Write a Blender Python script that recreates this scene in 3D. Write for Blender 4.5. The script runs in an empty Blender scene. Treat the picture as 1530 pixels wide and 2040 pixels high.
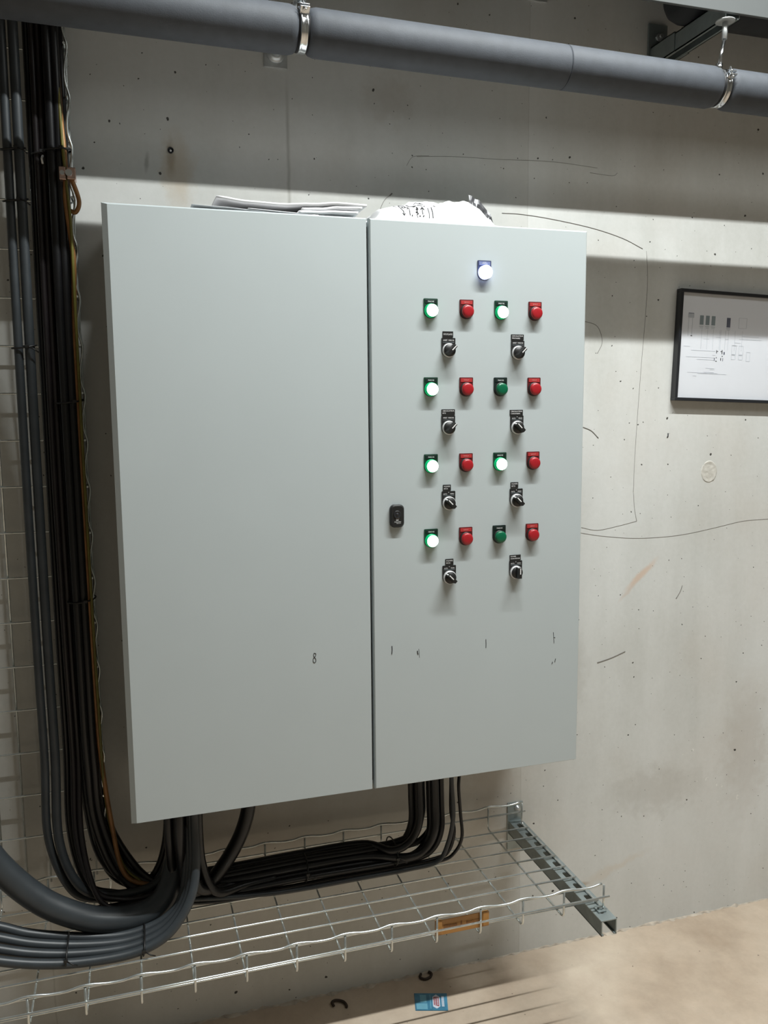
import bpy, bmesh, math, random
from mathutils import Vector, Matrix, noise
random.seed(7)
C = bpy.context.scene.collection
SC = bpy.context.scene
PI = math.pi

# ------------------------------------------------------------ camera
YAW, PIT, ROL, FPX = 0.2955, -0.1245, -0.0089, 1653.5
_f = Vector((math.sin(YAW)*math.cos(PIT), math.cos(YAW)*math.cos(PIT), math.sin(PIT)))
_r0 = Vector((math.cos(YAW), -math.sin(YAW), 0)); _u0 = _r0.cross(_f)
_r = _r0*math.cos(ROL)+_u0*math.sin(ROL); _u = -_r0*math.sin(ROL)+_u0*math.cos(ROL)
cd = bpy.data.cameras.new('camera'); cam = bpy.data.objects.new('camera', cd); C.objects.link(cam)
m = Matrix.Identity(4)
for i in range(3):
    m[i][0], m[i][1], m[i][2] = _r[i], _u[i], -_f[i]
m[0][3], m[1][3], m[2][3] = -0.4809, -1.97, 1.5299
cam.matrix_world = m
cd.sensor_fit = 'VERTICAL'; cd.sensor_height = 36; cd.lens = FPX/2040*36; cd.clip_start = .01
SC.camera = cam

# ------------------------------------------------------------ light
w = bpy.data.worlds.new('world'); SC.world = w; w.use_nodes = True
w.node_tree.nodes['Background'].inputs[0].default_value = (.9, .95, 1, 1)
w.node_tree.nodes['Background'].inputs[1].default_value = 0.004

def area(name, loc, sx, sy, power, col, rot=(0, 0, 0)):
    l = bpy.data.lights.new(name, 'AREA'); l.shape = 'RECTANGLE'; l.size = sx; l.size_y = sy
    l.energy = power; l.color = col
    o = bpy.data.objects.new(name, l); o.location = loc; o.rotation_euler = rot; C.objects.link(o); return o
MAIN = (.60, -1.05, 3.37)
area('main_tube_light', MAIN, 1.6, .035, 88, (.965, 1, .985), (-.40, 0, 0))
area('room_fill_light', (1.7, -1.75, 3.45), 2.4, .7, 11.5, (.98, 1, .97))  # broad soft fill, added to lift the shaded upper wall
area('room_fill_light', (-1.2, -3.0, 3.4), 2.4, .7, .35, (1, .985, .95))  # weak fill added from the left, not a known fixture
vs = SC.view_settings
vs.view_transform = 'Standard'; vs.look = 'None'; vs.gamma = 1; vs.exposure = 0.61; vs.use_curve_mapping = False

# ------------------------------------------------------------ helpers
def setp(o, label=None, cat=None, group=None, kind=None):
    if label: o['label'] = label
    if cat: o['category'] = cat
    if group: o['group'] = group
    if kind: o['kind'] = kind
    return o
def empty(name, loc, label, cat, group=None):
    o = bpy.data.objects.new(name, None); o.location = loc; o.empty_display_size = .05
    C.objects.link(o); return setp(o, label, cat, group)
def link(name, me, mat, parent=None, smooth=False, label=None):
    """mesh given in world coordinates; kept in place under its parent"""
    if smooth:
        for p in me.polygons: p.use_smooth = True
    if mat is not None:
        for mm in (mat if isinstance(mat, (list, tuple)) else [mat]): me.materials.append(mm)
    o = bpy.data.objects.new(name, me); C.objects.link(o)
    if parent is not None:
        o.parent = parent
        t = Vector((0, 0, 0)); q = parent
        while q is not None: t += q.location; q = q.parent
        me.transform(Matrix.Translation(-t))
    if label: o['label'] = label
    return o
def bm2(bm, name='m'):
    me = bpy.data.meshes.new(name); bmesh.ops.recalc_face_normals(bm, faces=bm.faces); bm.to_mesh(me); bm.free(); return me
def obj(name, bm, mat, parent=None, smooth=False, label=None):
    return link(name, bm2(bm, name), mat, parent, smooth, label)
def box(bm, x0, x1, y0, y1, z0, z1, bev=0, mi=0):
    vs_ = [bm.verts.new((x, y, z)) for x in (x0, x1) for y in (y0, y1) for z in (z0, z1)]
    F = [(0, 1, 3, 2), (4, 6, 7, 5), (0, 4, 5, 1), (2, 3, 7, 6), (0, 2, 6, 4), (1, 5, 7, 3)]
    fs = [bm.faces.new([vs_[i] for i in f]) for f in F]
    for f in fs: f.material_index = mi
    if bev:
        es = list({e for f in fs for e in f.edges})
        r = bmesh.ops.bevel(bm, geom=es, offset=bev, segments=2, affect='EDGES', profile=.5)
        for f in r['faces']: f.material_index = mi
    return vs_
def frame_of(d):
    d = d.normalized(); a = Vector((0, 0, 1)) if abs(d.z) < .9 else Vector((1, 0, 0))
    u = d.cross(a).normalized(); return u, d.cross(u).normalized()
def cyl(bm, p0, p1, r0, r1=None, n=24, mi=0, cap=True):
    p0, p1 = Vector(p0), Vector(p1); r1 = r0 if r1 is None else r1
    u, v = frame_of(p1-p0)
    a = [bm.verts.new(p0+(u*math.cos(2*PI*i/n)+v*math.sin(2*PI*i/n))*r0) for i in range(n)]
    b = [bm.verts.new(p1+(u*math.cos(2*PI*i/n)+v*math.sin(2*PI*i/n))*r1) for i in range(n)]
    fs = [bm.faces.new((a[i], a[(i+1) % n], b[(i+1) % n], b[i])) for i in range(n)]
    for f in fs: f.smooth = True
    if cap: fs += [bm.faces.new(a[::-1]), bm.faces.new(b)]
    for f in fs: f.material_index = mi
def lathe(bm, o, d, prof, n=32, mi=0):
    """prof: list of (distance along d, radius)"""
    o = Vector(o); d = Vector(d).normalized(); u, v = frame_of(d); rings = []
    for t, r in prof:
        if r < 1e-6: rings.append([bm.verts.new(o+d*t)])
        else: rings.append([bm.verts.new(o+d*t+(u*math.cos(2*PI*i/n)+v*math.sin(2*PI*i/n))*r) for i in range(n)])
    for A, B in zip(rings, rings[1:]):
        for i in range(n):
            j = (i+1) % n
            if len(A) == 1 and len(B) == 1: continue
            if len(A) == 1: f = bm.faces.new((A[0], B[j], B[i]))
            elif len(B) == 1: f = bm.faces.new((A[i], A[j], B[0]))
            else: f = bm.faces.new((A[i], A[j], B[j], B[i]))
            f.smooth = True; f.material_index = mi
    if len(rings[0]) > 1: bm.faces.new(rings[0][::-1]).material_index = mi
    if len(rings[-1]) > 1: bm.faces.new(rings[-1]).material_index = mi
def catmull(pts, sub):
    P = [Vector(p) for p in pts]
    if len(P) < 3 or sub <= 1: return P
    P = [P[0]*2-P[1]]+P+[P[-1]*2-P[-2]]; out = []
    for i in range(1, len(P)-2):
        a, b, c, d = P[i-1:i+3]
        for k in range(sub):
            t = k/sub
            out.append(.5*((2*b)+(c-a)*t+(2*a-5*b+4*c-d)*t*t+(3*b-a-3*c+d)*t**3))
    out.append(P[-2]); return out
def tube(bm, pts, r, sub=1, n=8, mi=0, flat=None):
    P = catmull(pts, sub); u = None; rings = []
    for i, p in enumerate(P):
        d = (P[min(i+1, len(P)-1)]-P[max(i-1, 0)]).normalized()
        if u is None: u, v = frame_of(d)
        else:
            u = (u-d*u.dot(d)).normalized()
        v = d.cross(u)
        s = 1.0
        if 0 < i < len(P)-1 and sub == 1:
            a = (P[i]-P[i-1]).angle(P[i+1]-P[i]); s = 1/max(.5, math.cos(a/2))
        rings.append([bm.verts.new(p+(u*math.cos(2*PI*k/n)+v*math.sin(2*PI*k/n))*r*(s if 0 else 1)) for k in range(n)])
    for A, B in zip(rings, rings[1:]):
        for i in range(n):
            f = bm.faces.new((A[i], A[(i+1) % n], B[(i+1) % n], B[i])); f.smooth = True; f.material_index = mi
    bm.faces.new(rings[0][::-1]).material_index = mi; bm.faces.new(rings[-1]).material_index = mi
def prism(bm, poly, axis, a, b, mi=0):
    """polygon in the two other axes, extruded along axis from a to b"""
    def P(t, q):
        return (t, q[0], q[1]) if axis == 'x' else (q[0], t, q[1]) if axis == 'y' else (q[0], q[1], t)
    A = [bm.verts.new(P(a, q)) for q in poly]; B = [bm.verts.new(P(b, q)) for q in poly]; n = len(poly)
    fs = [bm.faces.new(A[::-1]), bm.faces.new(B)]+[bm.faces.new((A[i], A[(i+1) % n], B[(i+1) % n], B[i])) for i in range(n)]
    for f in fs: f.material_index = mi
_txt = {}
def text_mesh(body, h, align='CENTER', mat=None, name='lettering', width=None):
    """lettering lying in the xz plane facing -y, returned as a mesh"""
    c = bpy.data.curves.new(name, 'FONT'); c.body = body; c.size = h*1.4; c.align_x = align; c.align_y = 'CENTER'
    c.resolution_u = 2; c.extrude = 0.0001; c.space_line = .85
    t = bpy.data.objects.new('tmp', c); C.objects.link(t)
    dg = bpy.context.evaluated_depsgraph_get(); me = bpy.data.meshes.new_from_object(t.evaluated_get(dg))
    bpy.data.objects.remove(t); bpy.data.curves.remove(c)
    me.transform(Matrix.Rotation(PI/2, 4, 'X')); me.name = name
    if width:
        xs = [v.co.x for v in me.vertices]; s = width/(max(xs)-min(xs)); me.transform(Matrix.Diagonal((s, 1, 1, 1)))
    me.materials.clear(); return me
def lettering(body, loc, h, mat, parent, align='CENTER', width=None, rot=None, name='lettering'):
    me = text_mesh(body, h, align, width=width, name=name)
    if rot is not None: me.transform(rot)
    me.transform(Matrix.Translation(loc)); return link(name, me, mat, parent)

# ------------------------------------------------------------ materials
def newmat(name):
    mt = bpy.data.materials.new(name); mt.use_nodes = True; nt = mt.node_tree
    return mt, nt, nt.nodes['Principled BSDF']
def mat(name, col, rough=.5, metal=0, var=.06, scale=30, bump=.0, bscale=None, emit=None, estr=0, spec=None, trans=0, alpha=None, coat=0):
    mt, nt, b = newmat(name); L = nt.links
    b.inputs['Roughness'].default_value = rough; b.inputs['Metallic'].default_value = metal
    if spec is not None: b.inputs['Specular IOR Level'].default_value = spec
    if coat: b.inputs['Coat Weight'].default_value = coat; b.inputs['Coat Roughness'].default_value = .1
    tc = nt.nodes.new('ShaderNodeTexCoord'); n = nt.nodes.new('ShaderNodeTexNoise')
    n.inputs['Scale'].default_value = scale; n.inputs['Detail'].default_value = 4; L.new(tc.outputs['Object'], n.inputs['Vector'])
    r = nt.nodes.new('ShaderNodeValToRGB'); e = r.color_ramp.elements
    e[0].position = .3; e[1].position = .7
    e[0].color = tuple(c*(1-var) for c in col)+(1,); e[1].color = tuple(min(1, c*(1+var)) for c in col)+(1,)
    L.new(n.outputs['Fac'], r.inputs[0]); L.new(r.outputs[0], b.inputs['Base Color'])
    if bump:
        n2 = nt.nodes.new('ShaderNodeTexNoise'); n2.inputs['Scale'].default_value = bscale or scale*4; n2.inputs['Detail'].default_value = 3
        L.new(tc.outputs['Object'], n2.inputs['Vector'])
        bp = nt.nodes.new('ShaderNodeBump'); bp.inputs['Strength'].default_value = bump; bp.inputs['Distance'].default_value = .002
        L.new(n2.outputs['Fac'], bp.inputs['Height']); L.new(bp.outputs[0], b.inputs['Normal'])
    if emit: b.inputs['Emission Color'].default_value = emit+(1,); b.inputs['Emission Strength'].default_value = estr
    return mt

class G:
    """tiny node builder for the concrete"""
    def __init__(s, name):
        s.mt, s.nt, s.b = newmat(name); s.N = s.nt.nodes; s.L = s.nt.links
        s.tc = s.N.new('ShaderNodeTexCoord').outputs['Object']
    def put(s, v, sock):
        if hasattr(v, 'links'): s.L.new(v, sock)
        else: sock.default_value = v
    def math(s, op, a, b=None, c=None, clamp=False):
        n = s.N.new('ShaderNodeMath'); n.operation = op; n.use_clamp = clamp
        s.put(a, n.inputs[0])
        if b is not None: s.put(b, n.inputs[1])
        if c is not None: s.put(c, n.inputs[2])
        return n.outputs[0]
    def mapping(s, loc=(0, 0, 0), rot=(0, 0, 0), sc=(1, 1, 1), v=None, typ='POINT'):
        n = s.N.new('ShaderNodeMapping'); n.vector_type = typ; s.L.new(v or s.tc, n.inputs[0])
        n.inputs[1].default_value = loc; n.inputs[2].default_value = rot; n.inputs[3].default_value = sc; return n.outputs[0]
    def noise(s, scale, detail=4, rough=.55, v=None, col=False):
        n = s.N.new('ShaderNodeTexNoise'); s.L.new(v or s.tc, n.inputs['Vector']); n.inputs['Scale'].default_value = scale
        n.inputs['Detail'].default_value = detail; n.inputs['Roughness'].default_value = rough
        return n.outputs['Color' if col else 'Fac']
    def ramp(s, f, stops):
        n = s.N.new('ShaderNodeValToRGB'); s.L.new(f, n.inputs[0]); e = n.color_ramp.elements
        while len(e) < len(stops): e.new(.5)
        for q, (p, c) in zip(e, stops): q.position = p; q.color = (tuple(c) if hasattr(c, '__len__') else (c, c, c))+(1,)
        return n.outputs[0]
    def mix(s, f, a, b, mode='MIX'):
        n = s.N.new('ShaderNodeMix'); n.data_type = 'RGBA'; n.blend_type = mode
        s.put(f, n.inputs[0])
        for v, i in ((a, 6), (b, 7)):
            if hasattr(v, 'links'): s.L.new(v, n.inputs[i])
            else: n.inputs[i].default_value = tuple(v)+(1,)
        return n.outputs[2]
    def ell(s, c, ang, ax, soft=.5, wob=.0, wsc=30):
        """soft ellipse mask on the wall plane (x,z): 1 in the middle, 0 outside"""
        v = s.tc
        if wob:
            nn = s.N.new('ShaderNodeVectorMath'); nn.operation = 'MULTIPLY_ADD'
            s.L.new(s.noise(wsc, 4, .6, col=True), nn.inputs[0]); nn.inputs[1].default_value = (wob, 0, wob); s.L.new(s.tc, nn.inputs[2])
            v = nn.outputs[0]; c = (c[0]+wob/2, c[1]+wob/2)
        v = s.mapping(loc=(c[0], 0, c[1]), rot=(0, ang, 0), sc=(ax[0], 1e6, ax[1]), v=v, typ='TEXTURE')
        n = s.N.new('ShaderNodeVectorMath'); n.operation = 'LENGTH'; s.L.new(v, n.inputs[0])
        r = s.N.new('ShaderNodeMapRange'); r.interpolation_type = 'SMOOTHSTEP'; s.L.new(n.outputs['Value'], r.inputs[0])
        r.inputs[1].default_value = 1-soft; r.inputs[2].default_value = 1; r.inputs[3].default_value = 1; r.inputs[4].default_value = 0
        return r.outputs[0]
    def holes(s, scale, lo, hi, keep, seed, plane=2):
        """air holes: a few voronoi cells carry a small dark dot"""
        nn = s.N.new('ShaderNodeVectorMath'); nn.operation = 'MULTIPLY_ADD'
        s.L.new(s.noise(130, 2, .5, col=True), nn.inputs[0]); nn.inputs[1].default_value = (.006,)*3; s.L.new(s.tc, nn.inputs[2])
        sx = s.N.new('ShaderNodeSeparateXYZ'); s.L.new(nn.outputs[0], sx.inputs[0]); cx = s.N.new('ShaderNodeCombineXYZ')
        s.L.new(s.math('ADD', sx.outputs[0], seed), cx.inputs[0]); s.L.new(s.math('ADD', sx.outputs[plane], seed*1.7), cx.inputs[1]); v = cx.outputs[0]
        n = s.N.new('ShaderNodeTexVoronoi'); n.voronoi_dimensions = '2D'; s.L.new(v, n.inputs['Vector']); n.inputs['Scale'].default_value = scale
        sp = s.N.new('ShaderNodeSeparateColor'); s.L.new(n.outputs['Color'], sp.inputs[0])
        th = s.math('MULTIPLY_ADD', s.math('POWER', sp.outputs[1], 3.0), hi-lo, lo)
        th = s.math('MULTIPLY', th, s.math('GREATER_THAN', sp.outputs[0], 1-keep))
        return s.math('MULTIPLY', s.math('SUBTRACT', th, n.outputs['Distance']), 120.0, clamp=True)

def concrete_wall():
    g = G('concrete_wall')
    big = g.noise(1.3, 5, .6, v=g.mapping(sc=(1, 1, .7)))
    col = g.ramp(big, [(.3, (.535, .535, .505)), (.5, (.63, .638, .618)), (.7, (.70, .712, .70))])
    streak = g.noise(9, 4, .6, v=g.mapping(sc=(1, 1, .12)))
    col = g.mix(.5, col, g.ramp(streak, [(.3, .42), (.7, .58)]), 'OVERLAY')
    warm = g.noise(2.2, 3, .5, v=g.mapping(loc=(4, 0, 2)))
    col = g.mix(g.ramp(warm, [(.5, 0), (.8, .32)]), col, (.56, .48, .40))
    fine = g.noise(70, 5, .7)
    col = g.mix(.25, col, g.ramp(fine, [(.3, .4), (.7, .6)]), 'OVERLAY')
    # joints of the formwork panels: thin darker lines with a smear of laitance
    sep = g.N.new('ShaderNodeSeparateXYZ'); g.L.new(g.tc, sep.inputs[0])
    wob = g.math('MULTIPLY_ADD', g.noise(18, 2), .006, -.003)
    for x0, hw, amt in ((-.1035, .006, .5), (.505, .0020, .20), (-.71, .003, .3)):
        d = g.math('ABSOLUTE', g.math('ADD', g.math('SUBTRACT', sep.outputs[0], x0), wob))
        mk = g.math('MULTIPLY', g.math('SUBTRACT', 1, g.math('DIVIDE', d, hw), clamp=True), amt)
        if x0 == -.1035:
            mk = g.math('MULTIPLY', g.math('MULTIPLY', mk, g.math('MULTIPLY', g.math('SUBTRACT', 2.30, sep.outputs[2]), 8, clamp=True)), g.math('GREATER_THAN', sep.outputs[2], 1.7))
        col = g.mix(mk, col, (.20, .19, .165))
    pan = g.math('LESS_THAN', sep.outputs[0], .505)
    col = g.mix(g.math('MULTIPLY', pan, .16), col, (.34, .32, .27))  # left of the joint darker: panel tone plus shade put into the colour
    # rust round the tie hole, brown smear, grey patches
    for c, ang, ax, k, cc, wb in (
            ((-.366, 2.08), 0, (.012, .055), .55, (.20, .15, .10), .02),
            ((-.353, 2.055), 0, (.05, .11), .45, (.44, .33, .20), .06),
            ((-.418, 2.07), .1, (.007, .03), .5, (.22, .21, .19), .01),
            ((.868, 1.062), -.70, (.085, .014), .6, (.62, .42, .29), .012),
            ((.830, 1.02), -.75, (.06, .008), .35, (.55, .40, .30), .012),
            ((.14, 2.25), 0, (.09, .08), .3, (.36, .31, .25), .1),
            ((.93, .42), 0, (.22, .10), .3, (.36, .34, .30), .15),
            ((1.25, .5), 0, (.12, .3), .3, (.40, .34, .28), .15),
            ((.80, .20), -.3, (.16, .02), .4, (.62, .55, .46), .05),
            ((.70, .168), -.2, (.035, .012), .6, (.33, .24, .15), .02),
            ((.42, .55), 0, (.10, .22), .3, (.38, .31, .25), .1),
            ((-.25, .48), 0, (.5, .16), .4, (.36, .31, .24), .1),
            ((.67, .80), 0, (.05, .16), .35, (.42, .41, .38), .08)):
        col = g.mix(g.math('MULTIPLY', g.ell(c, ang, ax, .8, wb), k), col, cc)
    chips = g.math('MULTIPLY', g.math('GREATER_THAN', g.noise(55, 2, .5, v=g.mapping(sc=(1, 1, .7))), .70), g.ell((1.17, .45), 0, (.22, .14), .3))
    col = g.mix(g.math('MULTIPLY', chips, .7), col, (.80, .80, .76))
    h1 = g.holes(9, .012, .038, .70, 3.1); h2 = g.holes(21, .018, .044, .40, 11.7)
    hh = g.math('MAXIMUM', h1, h2)
    col = g.mix(g.math('MULTIPLY', hh, .93), col, (.03, .028, .024))
    g.L.new(col, g.b.inputs['Base Color']); g.b.inputs['Roughness'].default_value = .75
    g.b.inputs['Specular IOR Level'].default_value = .3
    hgt = g.math('MULTIPLY_ADD', hh, -2.0, g.math('MULTIPLY', g.noise(25, 6, .65), .5))
    bp = g.N.new('ShaderNodeBump'); bp.inputs['Strength'].default_value = .35; bp.inputs['Distance'].default_value = .002
    g.L.new(hgt, bp.inputs['Height']); g.L.new(bp.outputs[0], g.b.inputs['Normal'])
    return g.mt
def concrete_floor():
    g = G('concrete_floor')
    n = g.noise(2.2, 6, .62)
    col = g.ramp(n, [(.3, (.36, .275, .20)), (.5, (.48, .385, .295)), (.72, (.58, .49, .39))])
    col = g.mix(.35, col, g.ramp(g.noise(14, 5, .7), [(.3, .38), (.7, .62)]), 'OVERLAY')
    h = g.holes(14, .012, .035, .3, 5.5, 1)
    col = g.mix(g.math('MULTIPLY', h, .7), col, (.12, .09, .07))
    g.L.new(col, g.b.inputs['Base Color']); g.b.inputs['Roughness'].default_value = .8
    bp = g.N.new('ShaderNodeBump'); bp.inputs['Strength'].default_value = .4; bp.inputs['Distance'].default_value = .003
    g.L.new(g.noise(30, 6, .7), bp.inputs['Height']); g.L.new(bp.outputs[0], g.b.inputs['Normal'])
    return g.mt
def plain_concrete():
    g = G('plain_concrete')
    g.L.new(g.ramp(g.noise(1.5, 5, .6), [(.3, (.14, .13, .11)), (.7, (.20, .19, .16))]), g.b.inputs['Base Color'])
    g.b.inputs['Roughness'].default_value = .85; return g.mt
def glass_mat(name, rough=.02):
    mt, nt, b = newmat(name); nt.nodes.remove(b); out = nt.nodes['Material Output']
    tr = nt.nodes.new('ShaderNodeBsdfTransparent'); gl = nt.nodes.new('ShaderNodeBsdfGlossy'); gl.inputs['Roughness'].default_value = rough
    lw = nt.nodes.new('ShaderNodeLayerWeight'); lw.inputs[0].default_value = .5; mx = nt.nodes.new('ShaderNodeMixShader')
    pw = nt.nodes.new('ShaderNodeMath'); pw.operation = 'POWER'; pw.inputs[1].default_value = 4
    ma = nt.nodes.new('ShaderNodeMath'); ma.operation = 'MULTIPLY_ADD'; ma.inputs[1].default_value = .8; ma.inputs[2].default_value = .025
    nt.links.new(lw.outputs['Facing'], pw.inputs[0]); nt.links.new(pw.outputs[0], ma.inputs[0])
    nt.links.new(ma.outputs[0], mx.inputs[0]); nt.links.new(tr.outputs[0], mx.inputs[1]); nt.links.new(gl.outputs[0], mx.inputs[2])
    nt.links.new(mx.outputs[0], out.inputs[0]); return mt

M = dict(
    wall=concrete_wall(), floor=concrete_floor(), conc=plain_concrete(),
    paint=mat('grey_enamel', (.472, .520, .530), .38, var=.012, scale=6, bump=.03, bscale=900),
    gap=mat('rubber_seal', (.012, .012, .012), .8),
    foam=mat('foam_sleeve', (.058, .065, .077), .66, var=.10, scale=40, bump=.12, bscale=500, spec=.45),
    foamd=mat('dark_foam_sleeve', (.03, .032, .035), .8, var=.1, scale=40, bump=.1, bscale=500),
    rubber=mat('black_rubber', (.012, .012, .013), .5, var=.2),
    zinc=mat('zinc_plate', (.58, .60, .60), .36, .55, var=.12, scale=45, bump=.03),
    zincd=mat('galvanised_sheet', (.28, .32, .32), .42, .55, var=.12, scale=28, bump=.04),
    chrome=mat('bright_zinc', (.78, .80, .82), .18, 1, var=.06),
    ring=mat('satin_ring', (.68, .68, .69), .3, .25, var=.03),
    wire=mat('zinc_wire', (.70, .74, .73), .24, .85, var=.12, scale=60),
    duct=mat('painted_panel', (.10, .108, .108), .6, 0, var=.04, scale=8),
    black=mat('black_plastic', (.014, .014, .014), .42, var=.15, scale=80),
    blackm=mat('black_frame_plastic', (.018, .019, .022), .38, var=.1),
    white=mat('white_print', (.80, .80, .80), .5, var=.02, emit=None),
    cableg=mat('dark_grey_cable_sheath', (.034, .040, .045), .42, var=.15, scale=25, bump=.05),
    cable=mat('black_cable_sheath', (.006, .006, .007), .33, var=.25, scale=25, bump=.04),
    cablep=mat('black_brown_cable_sheath', (.014, .011, .012), .36, var=.25, scale=25),
    tie=mat('black_tie', (.008, .008, .008), .45),
    paper=mat('white_paper', (.72, .72, .73), .6, var=.02, scale=12, bump=.05, bscale=30),
    papershade=mat('office_paper', (.76, .76, .78), .6, var=.02, scale=12),
    foil=mat('grey_film', (.07, .07, .075), .35, .2, var=.3, scale=20, bump=.3, bscale=40),
    ink=mat('black_ink', (.015, .015, .018), .6),
    pencil=mat('pencil_graphite', (.20, .19, .175), .8),
    amber=mat('amber_plastic', (.42, .20, .05), .35, var=.08, scale=30),
    amberd=mat('amber_print', (.22, .09, .02), .4, var=.08),
    earth=mat('brown_earth_strap', (.27, .13, .045), .4, .2, var=.25, scale=30),
    greenyel=mat('green_yellow_sheath', (.13, .115, .02), .5, var=.3, scale=20),
    copper=mat('tinned_copper', (.60, .42, .36), .25, .9, var=.2),
    red_lens=mat('red_lens', (.36, .012, .018), .35, var=.03, coat=.2),
    red_plate=mat('dark_red_plate', (.10, .008, .010), .45),
    red_lab=mat('red_label', (.42, .03, .03), .5),
    pink=mat('pale_red_print', (.85, .35, .33), .5),
    green_off=mat('green_lens_off', (.0, .115, .05), .35, var=.03, coat=.2),
    green_on=mat('green_lens_lit', (.5, .9, .7), .3, emit=(.55, 1.0, .72), estr=7.0),
    green_skirt=mat('green_lens_skirt', (.0, .30, .12), .3, emit=(.0, .50, .15), estr=.30),
    green_glow_plate=mat('plate_with_green_glow', (.004, .045, .022), .45),  # black plate, green glow of the lit lens put into its colour
    green_strip=mat('black_green_label', (.004, .014, .012), .45),
    white_on=mat('white_lens_lit', (.9, .9, .9), .3, emit=(.80, .88, 1.0), estr=16.0),
    white_skirt=mat('white_lens_skirt', (.6, .65, .9), .3, emit=(.45, .55, 1.0), estr=1.5),
    blue_glow_plate=mat('plate_with_blue_glow', (.035, .045, .11), .45),  # plate colour includes the bluish glow of the lit white lens
    blue_strip=mat('blue_grey_label', (.16, .19, .33), .45),
    card=mat('blue_card', (.05, .20, .32), .35, var=.25, scale=35, coat=.3),
    cardl=mat('light_blue_print', (.15, .38, .50), .35, var=.1),
    cardr=mat('maroon_print', (.30, .05, .06), .4),
    cardw=mat('pale_print', (.62, .66, .75), .4),
    rustc=mat('rusty_steel', (.045, .03, .022), .6, .3, var=.3, scale=60),
    glass=glass_mat('picture_glass'),
    greyprint=mat('grey_print', (.25, .30, .32), .6), darkprint=mat('dark_grey_print', (.12, .13, .18), .6), faint=mat('faint_grey_print', (.52, .55, .60), .6),
    plaster=mat('patched_mortar', (.56, .54, .49), .8, var=.10, scale=60, bump=.5, bscale=120),
)

# ------------------------------------------------------------ structure
def struct(name, bm, mt, parent=None):
    o = obj(name, bm, mt, parent)
    if parent is None: o['kind'] = 'structure'
    return o
X0, X1, Y1, ZC = -3.0, 4.2, -4.6, 3.6
b = bmesh.new(); box(b, X0, X1, 0, .2, 0, ZC); WALL = struct('wall_back', b, M['wall'])
b = bmesh.new(); box(b, X0-.2, X1+.2, Y1-.2, .2, -.2, 0); FLOOR = struct('floor', b, M['floor'])
b = bmesh.new(); box(b, X0-.2, X1+.2, Y1-.2, .2, ZC, ZC+.2); struct('ceiling', b, M['conc'])
b = bmesh.new(); box(b, X0-.2, X0, Y1-.2, .2, 0, ZC); struct('wall_left', b, M['conc'])
b = bmesh.new(); box(b, X1, X1+.2, Y1-.2, .2, 0, ZC); struct('wall_right', b, M['conc'])
b = bmesh.new(); box(b, X0, X1, Y1-.2, Y1, 0, ZC); struct('wall_front', b, M['conc'])
# ragged mortar along the foot of the wall
b = bmesh.new(); rr = random.Random(3); n = 150; prev = None
for i in range(n+1):
    x = -.5+2.1*i/n; h = .002+.007*rr.random()**3; d = .003+.012*rr.random()**3
    q = [b.verts.new((x, .001, -.001)), b.verts.new((x, .001, h)), b.verts.new((x, -d*.4, h*.6)), b.verts.new((x, -d, -.001))]
    if prev:
        for k in range(3): b.faces.new((prev[k], prev[k+1], q[k+1], q[k]))
    prev = q
obj('mortar_fillet', b, mat('dirty_mortar', (.46, .40, .33), .85, var=.25, scale=40), WALL)
# pencil lines, gouges and marks drawn on the wall
LN = [
    ([(.674, 1.751), (.711, 1.739), (.727, 1.70), (.713, 1.668)], .0006),
    ([(.434, 2.011), (.489, 2.011), (.574, 2.004), (.69, 1.988), (.78, 1.967), (.842, 1.943)], .0009),
    ([(.854, 1.938), (.86, 1.86), (.856, 1.755), (.849, 1.649), (.841, 1.501), (.836, 1.378), (.835, 1.296)], .0005),
    ([(.835, 1.296), (.84, 1.25), (.848, 1.214)], .0006), ([(.848, 1.214), (.788, 1.203), (.725, 1.195), (.676, 1.205)], .0006),
    ([(.675, 1.19), (.741, 1.178), (.836, 1.167), (.933, 1.165), (1.016, 1.17), (1.116, 1.184), (1.202, 1.197), (1.29, 1.199)], .0006),
    ([(.209, 2.129), (.299, 2.136), (.433, 2.139), (.571, 2.144), (.701, 2.138)], .0004),
    ([(.183, 2.106), (.20, 2.128), (.24, 2.133)], .0004), ([(.68, 2.125), (.745, 2.122), (.76, 2.13)], .0004),
    ([(.109, 1.986), (.126, 2.022), (.145, 2.038)], .0006), ([(.140, 2.034), (.146, 2.040)], .0016),
    ([(.735, .822), (.78, .832), (.823, .846)], .0013), ([(.985, .985), (.998, 1.005), (1.004, 1.022)], .0010),
    ([(.675, 1.475), (.70, 1.465), (.722, 1.445)], .0012)]
for pts, r in LN:
    b = bmesh.new(); tube(b, [(x, -.0002, z) for x, z in pts], r, sub=5, n=6)
    obj('pencil_line', b, M['pencil'], WALL)
b = bmesh.new(); tube(b, [(.94, -.0003, 1.4545), (.9395, -.0003, 1.445), (.937, -.0003, 1.443)], .0018, n=6); obj('anchor_hole', b, M['ink'], WALL)
# round mortar plug and the tie hole
b = bmesh.new()
lathe(b, (1.079, .001, 1.344), (0, -1, 0), [(0, .031), (.0015, .0305), (.0022, .0285), (.0014, .026), (.0020, .018), (.0024, 0)], 40)
for v in b.verts: v.co.x = 1.079+(v.co.x-1.079)*.85; v.co.y += .0012*noise.noise(v.co*90)
obj('mortar_plug', b, M['plaster'], WALL)
b = bmesh.new(); lathe(b, (-.3662, .001, 2.0985), (0, -1, 0), [(0, .0065), (.004, .0065), (.004, .0045), (.001, .0042), (.001, 0)], 20)
obj('tie_hole', b, M['ink'], WALL)
b = bmesh.new(); lathe(b, (-.3665, -.0005, 2.0980), (0, -1, 0), [(0, .0028), (.002, .0024), (.003, 0)], 12)
obj('tie_stub', b, M['white'], WALL)

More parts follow.
